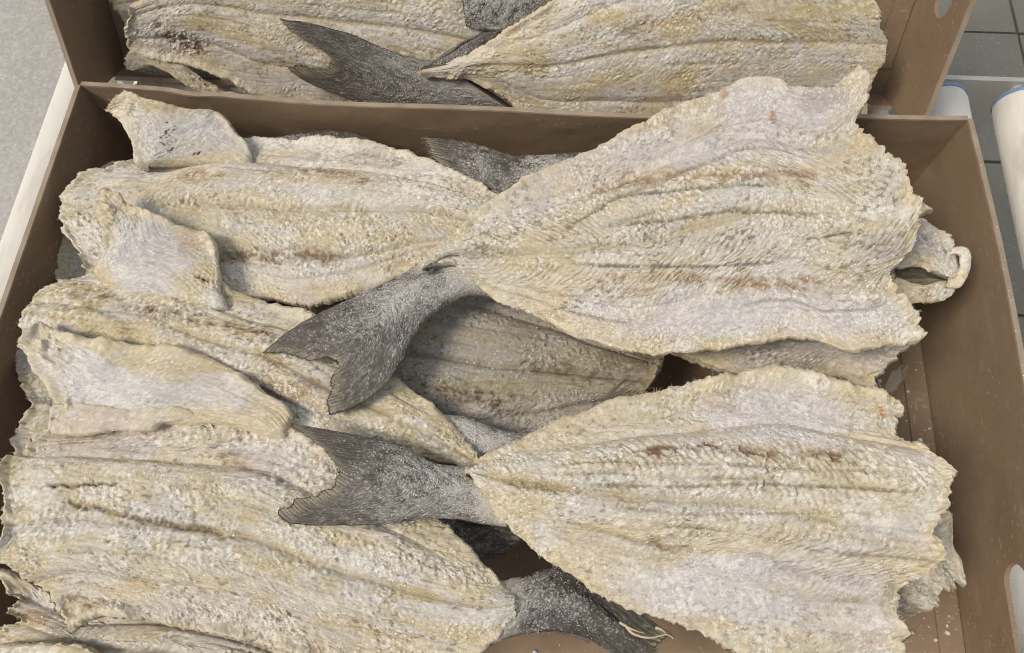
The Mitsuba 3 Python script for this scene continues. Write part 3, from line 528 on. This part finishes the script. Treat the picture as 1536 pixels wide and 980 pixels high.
flesh(f3, [(330, 628), (250, 618), (170, 622), (105, 614)], [(105, 614), (80, 612), (72, 632), (82, 648)], [(330, 640), (250, 644), (170, 650), (82, 648)], dict(tail=-.018, head=-.011, dome=.006, wave=.003), 142, part='collar_ridge', sink=[[(330, 628), (330, 640), (250, 648)]], crust=.4, anat=0, yellow=.2, tone=1.02, salt=60, tufts=12, thick=.006, side=.003, end=.003,
      blots=[(130, 633, 70, 15, np.array((.63, .50, .42)), .7)])
tail(f3, [(745, 872), (790, 864), (835, 852), (868, 858), (905, 878), (945, 905), (975, 930), (1005, 950)], [(1005, 950), (985, 972), (1000, 995), (990, 1020), (1015, 1040)], [(735, 968), (780, 952), (830, 946), (880, 958), (920, 980), (965, 1010), (1015, 1040)], dict(tail=-.034, head=-.062), 143, dust=.42, split=.5, pale=1.0, dome=.009)

# lower right fish
f4 = fish('lower right fish split open wide, with an orange stain at its upper right corner')
flesh(f4, [(698, 702), (730, 683), (770, 662), (820, 637), (870, 618), (920, 600), (980, 585), (1040, 573), (1100, 562), (1160, 552), (1200, 556), (1240, 567), (1290, 578), (1330, 590), (1354, 602)],
      [(1354, 602), (1358, 616), (1348, 638), (1346, 662), (1375, 672), (1400, 695), (1417, 718), (1422, 748), (1410, 780), (1404, 805), (1407, 830), (1385, 856), (1350, 874), (1344, 905), (1352, 945), (1348, 1015)],
      [(704, 712), (735, 757), (775, 802), (820, 841), (870, 876), (920, 905), (970, 926), (1024, 942), (1060, 954), (1095, 971), (1130, 988), (1200, 1012), (1348, 1015)],
      dict(tail=-.012, head=-.012, dome=.016, bumps=[(1250, 930, 120, 40, -.012)]), 150, folds=.75, res=.00082, yellow=.5,
      lines=[([(1316, 602), (1320, 616), (1323, 630)], 7, RUST * 1.3, .2, 1.4), ([(930, 680), (1000, 678), (1060, 672), (1130, 684), (1220, 688), (1300, 686)], 7, BROWN, 1.8, .9), ([(960, 815), (1020, 825), (1060, 822), (1110, 812)], 8, BROWN * 1.3, 1.0, .75), ([(760, 722), (800, 728), (850, 735)], 4, PIT, 2.0, .7), ([(720, 710), (790, 720), (860, 738), (980, 762)], 9, YELLOW, 1.4, .5),
             ([(1060, 820), (1150, 845), (1230, 862), (1320, 872)], 7, PURPLE * .8, 1.4, .6), ([(1200, 940), (1250, 905), (1310, 900)], 6, YELLOW * .8, 1.0, .6), ([(860, 728), (1010, 733), (1130, 728), (1280, 735), (1390, 742)], 2.6, PIT * .9, 1.3, .75), ([(900, 760), (1040, 772), (1180, 770), (1330, 772)], 2.3, PIT * 1.1, .8, .5), ([(800, 700), (930, 697), (1080, 700), (1230, 708), (1360, 712)], 2.3, PIT * 1.2, .8, .5)],
      blots=[(1276, 643, 5, 6, CRACK, .8), (1190, 625, 150, 42, LAVENDER, .85), (1110, 885, 170, 50, LAVENDER, .85), (1290, 930, 60, 40, LAVENDER * .95, .6), (860, 770, 60, 22, GREY, .6), (1250, 750, 140, 20, YELLOW * 1.15, .3), (1260, 930, 60, 30, GREY * .9, .6), (1330, 900, 12, 30, PIT, .6),
             (1190, 800, 110, 14, YELLOW * 1.1, .35), (1340, 720, 50, 30, PALE, .5)], salt=4200, tufts=240, end=.008)
tail(f4, [(718, 700), (690, 699), (660, 696), (625, 685), (590, 668), (550, 655), (500, 646), (434, 635)], [(434, 635), (468, 660), (498, 688), (513, 711), (493, 735), (455, 748), (414, 768)], [(760, 790), (720, 782), (690, 776), (650, 777), (600, 784), (550, 788), (490, 788), (440, 785), (414, 768)],
     dict(tail=-.018, head=-.006, bumps=[(560, 720, 90, 60, .008)]), 151, dust=.7, split=.52, pale=.8, dome=.010, salt=900)
fan(f4, (1326, 594), (1362, 544), .012, 8, (-.016, .006), n=30, rad=.0006)
fan(f4, (920, 607), (985, 580), .012, 9, (-.026, -.02), n=10)

# big upper right fish
f5 = fish('big upper right fish on top of the pile, corner over the back rim')
flesh(f5, [(630, 400), (660, 369), (700, 331), (745, 297), (800, 263), (860, 235), (910, 212), (960, 186), (1010, 161), (1060, 140), (1100, 125), (1150, 120), (1195, 130), (1240, 130), (1268, 113), (1288, 96)],
      [(1288, 96), (1304, 115), (1300, 150), (1288, 176), (1292, 200), (1312, 224), (1343, 256), (1362, 282), (1374, 318), (1370, 350), (1352, 380), (1338, 406), (1342, 435), (1360, 457), (1374, 487), (1386, 505)],
      [(640, 404), (680, 404), (705, 420), (750, 451), (800, 473), (850, 497), (900, 514), (950, 527), (990, 533), (1030, 527), (1090, 521), (1124, 517), (1184, 508), (1215, 510), (1245, 519), (1270, 526), (1300, 524), (1357, 519), (1386, 505)],
      dict(tail=-.012, head=.012, dome=.014, tilt=-.018, bumps=[(1290, 110, 30, 35, .008)]), 160, folds=.8, res=.00082, yellow=.45,
      lines=[([(860, 305), (920, 283), (1000, 268), (1090, 268), (1180, 270), (1290, 262)], 7, BROWN * 1.6, 1.2, .7), ([(860, 422), (940, 420), (1030, 420), (1140, 425), (1240, 428), (1330, 400)], 7, BROWN * 1.5, 1.2, .75), ([(890, 345), (980, 338), (1100, 318), (1240, 325)], 3.2, YELLOW * .5, 1.8, .9),
             ([(850, 398), (950, 403), (1070, 402), (1180, 396)], 2.4, np.array((.26, .25, .21)), 1.4, 1.0), ([(830, 360), (930, 300), (1040, 288), (1180, 280)], 2.4, np.array((.27, .26, .22)), 1.3, 1.0), ([(1200, 365), (1240, 358), (1280, 350)], 2.2, CRACK * 1.5, 1.6, .8), ([(640, 392), (690, 380), (760, 372)], 4, YELLOW * .6, 2.0, .6),
             ([(1250, 215), (1290, 225), (1330, 245)], 5, YELLOW, 1.5, .6)],
      blots=[(1170, 165, 150, 45, LAVENDER * .97, .85), (1240, 150, 40, 22, PURPLE * .75, .6), (1085, 142, 8, 9, RUST * .8, .7), (1158, 178, 7, 12, RUST * .7, .6), (1060, 225, 210, 28, LAVENDER, .75), (1130, 468, 240, 36, LAVENDER, .85), (1320, 370, 30, 22, PURPLE * .75, .65), (1000, 370, 200, 20, np.array((.59, .58, .54)), .5),
             (800, 430, 90, 30, PALE, .5), (1160, 268, 180, 8, np.array((.60, .48, .36)), .45), (1330, 480, 40, 25, np.array((.60, .585, .58)), .6), (940, 440, 40, 14, BROWN * 1.6, .3), (1290, 140, 14, 40, PALE, .7)], salt=4600, tufts=260, end=.007)
tail(f5, [(655, 385), (620, 404), (585, 422), (545, 440), (500, 459), (450, 486), (420, 508), (395, 528)], [(395, 528), (430, 533), (470, 540), (498, 533), (506, 545), (500, 570), (494, 598), (497, 622)], [(740, 445), (705, 440), (675, 452), (640, 476), (617, 510), (600, 545), (575, 577), (545, 602), (497, 622)],
     dict(tail=-.022, head=-.016, bumps=[(520, 510, 60, 50, .008)]), 161, dust=.85, split=.55, dome=.011, pale=.6, salt=900)

# ---- far carton
b3 = fish('lowest fish of the far carton, thin scraps showing at its lower left corner')
flesh(b3, [(700, -60), (400, -60), (180, -30)], [(180, -30), (168, 0), (184, 25), (198, 60), (200, 108), (205, 130), (212, 152)], [(700, 200), (450, 190), (300, 172), (212, 152)], dict(tail=-.075, head=-.075), 170, res=.0016, plane=BACK, tone=.8, yellow=.5, salt=400, tufts=80)
b2 = fish('left fish in the far carton with folded, brown-stained flaps')
flesh(b2, [(860, 60), (760, -20), (600, -90), (450, -110), (320, -90), (240, -50), (215, -15)], [(215, -15), (206, 8), (190, 34), (189, 56), (196, 72)], [(860, 130), (740, 165), (620, 170), (540, 172), (460, 164), (400, 152), (340, 118), (290, 98), (240, 88), (196, 72)],
      dict(tail=-.052, head=-.046, dome=.012), 171, plane=BACK, yellow=.75, lines=[([(210, 30), (250, 52), (290, 70), (320, 78)], 9, BROWN, 2.5, .9), ([(570, 80), (640, 85), (700, 70)], 12, BROWN * 1.6, .8, .5)],
      blots=[(400, 125, 90, 18, GREY * 1.08, .5), (560, 20, 90, 30, GREY, .4), (240, 100, 40, 14, PALE, .5)], salt=2600, tufts=160)
flesh(b2, [(420, 158), (345, 140), (300, 113), (265, 92), (230, 82), (205, 76)], [(205, 76), (190, 84), (192, 98), (200, 106)], [(420, 172), (350, 160), (308, 141), (284, 130), (256, 108), (232, 98), (200, 106)], dict(tail=-.058, head=-.044, dome=.005), 172, part='belly_flap', plane=BACK, anat=0, salt=150, tufts=40, thick=.005, side=.002, yellow=.6,
      lines=[([(232, 86), (280, 108), (330, 138), (390, 160)], 6, BROWN, 1.5, .85)])
tail(b2, [(690, -40), (740, -60), (820, -70), (900, -60)], [(900, -60), (905, -40), (900, -20)], [(700, 40), (745, 48), (800, 30), (900, -20)], dict(tail=-.034, head=-.03), 173, plane=BACK, dust=.6, split=.7)
b1 = fish('right fish in the far carton, pale folded edges sweeping from its forked tail')
flesh(b1, [(632, 103), (660, 98), (700, 82), (745, 55), (785, 30), (830, 2), (880, -32), (960, -70), (1060, -95), (1180, -90), (1280, -60)], [(1280, -60), (1300, -20), (1312, 5), (1318, 40), (1330, 60), (1325, 90), (1311, 112), (1304, 140), (1300, 170), (1295, 200)],
      [(632, 113), (670, 114), (710, 124), (745, 140), (775, 165), (810, 188), (900, 206), (1000, 220), (1150, 225), (1295, 200)], dict(tail=-.026, head=-.036, dome=.012), 174, plane=BACK, yellow=.95,
      lines=[([(655, 106), (700, 92), (750, 66), (800, 38), (850, 12), (890, -15)], 13, np.array((.68, .63, .54)), -2.0, 1.0), ([(640, 112), (690, 122), (730, 136), (765, 165)], 8, np.array((.66, .61, .52)), -1.5, .9), ([(900, 60), (980, 38), (1060, 20), (1140, 10)], 9, BROWN * 1.6, 1.0, .5),
             ([(690, 105), (760, 108), (830, 110)], 7, YELLOW * .7, 2.0, .6), ([(980, 100), (1080, 85), (1200, 75)], 14, YELLOW, .8, .5)],
      blots=[(900, 90, 60, 16, GREY * 1.12, .6), (1290, 80, 25, 30, PALE, .6), (1180, 120, 120, 18, GREY * .92, .6), (860, 150, 60, 12, PALE, .5)], salt=3000, tufts=180, end=.003)
tail(b1, [(668, 96), (640, 92), (605, 84), (560, 66), (500, 44), (417, 29)], [(417, 29), (452, 58), (484, 76), (498, 92), (485, 103), (432, 102)], [(790, 178), (740, 160), (700, 160), (650, 163), (600, 161), (550, 156), (500, 140), (460, 123), (432, 102)], dict(tail=-.036, head=-.026), 175, plane=BACK, dust=.55, split=.58, pale=.5, dome=.008, salt=800)
tail(b1, [(640, 100), (680, 76), (725, 50), (768, 32)], [(768, 32), (772, 38), (776, 44)], [(650, 108), (700, 92), (745, 66), (776, 44)], dict(tail=-.030, head=-.036), 176, plane=BACK, part='folded_skin', fin_key='skin_edge', dust=.35, split=.6, dome=.004, salt=200)

# ---- loose salt on the near carton's floor and rims
r = np.random.default_rng(77); n = 2200; V, Fc = [], []
bv, bf = np.array(CUBE.vertices), np.array(CUBE.faces)
x = np.where(r.random(n) < .6, r.uniform(.20, .398, n), r.uniform(-.39, .39, n)); y = r.uniform(-.70, -.01, n); z = np.where((x > .379) | (x < -.379), -CH + .0022, -CH)
size = .0004 + .0024 * r.random(n) ** 5
rim = r.random(n) < .012; x = np.where(rim, .4 + TH * r.random(n), x); z = np.where(rim, .0024, z); size = np.where(rim, np.minimum(size, .0006), size); y = np.where(rim, r.uniform(-.5, 0, n), y)
bow = .005 * np.sin(math.pi * np.clip(-y / .74 * 2.2, 0, 1)); x = np.where(rim, x + bow, x)
v = bv[None] * size[:, None, None] * (1 + .6 * (r.random((n, len(bv), 1)) - .5)) + np.stack([x, y, z + size * .6], -1)[:, None]
put('loose_salt', (v.reshape(-1, 3), (bf[None] + (np.arange(n) * len(bv))[:, None, None]).reshape(-1, 3)), 'salt')
tag('loose_salt', 'loose salt crumbs scattered over the floor and rim of the near carton', 'salt', None, 'stuff')

for pts, hs in (([(938, 938), (952, 952), (975, 957), (1000, 952), (1010, 958)], -.016), ([(984, 942), (994, 946), (1000, 952)], -.015), ([(930, 934), (950, 945), (966, 950)], -.017)):
    p = LEVEL.lay(curve(pts, 16), hs + .002 * np.sin(np.linspace(0, 4, 16)))
    put(f4 + '__torn_strand', tube(p, np.linspace(.0010, .0004, 16), 6), 'fibre', smooth=True)
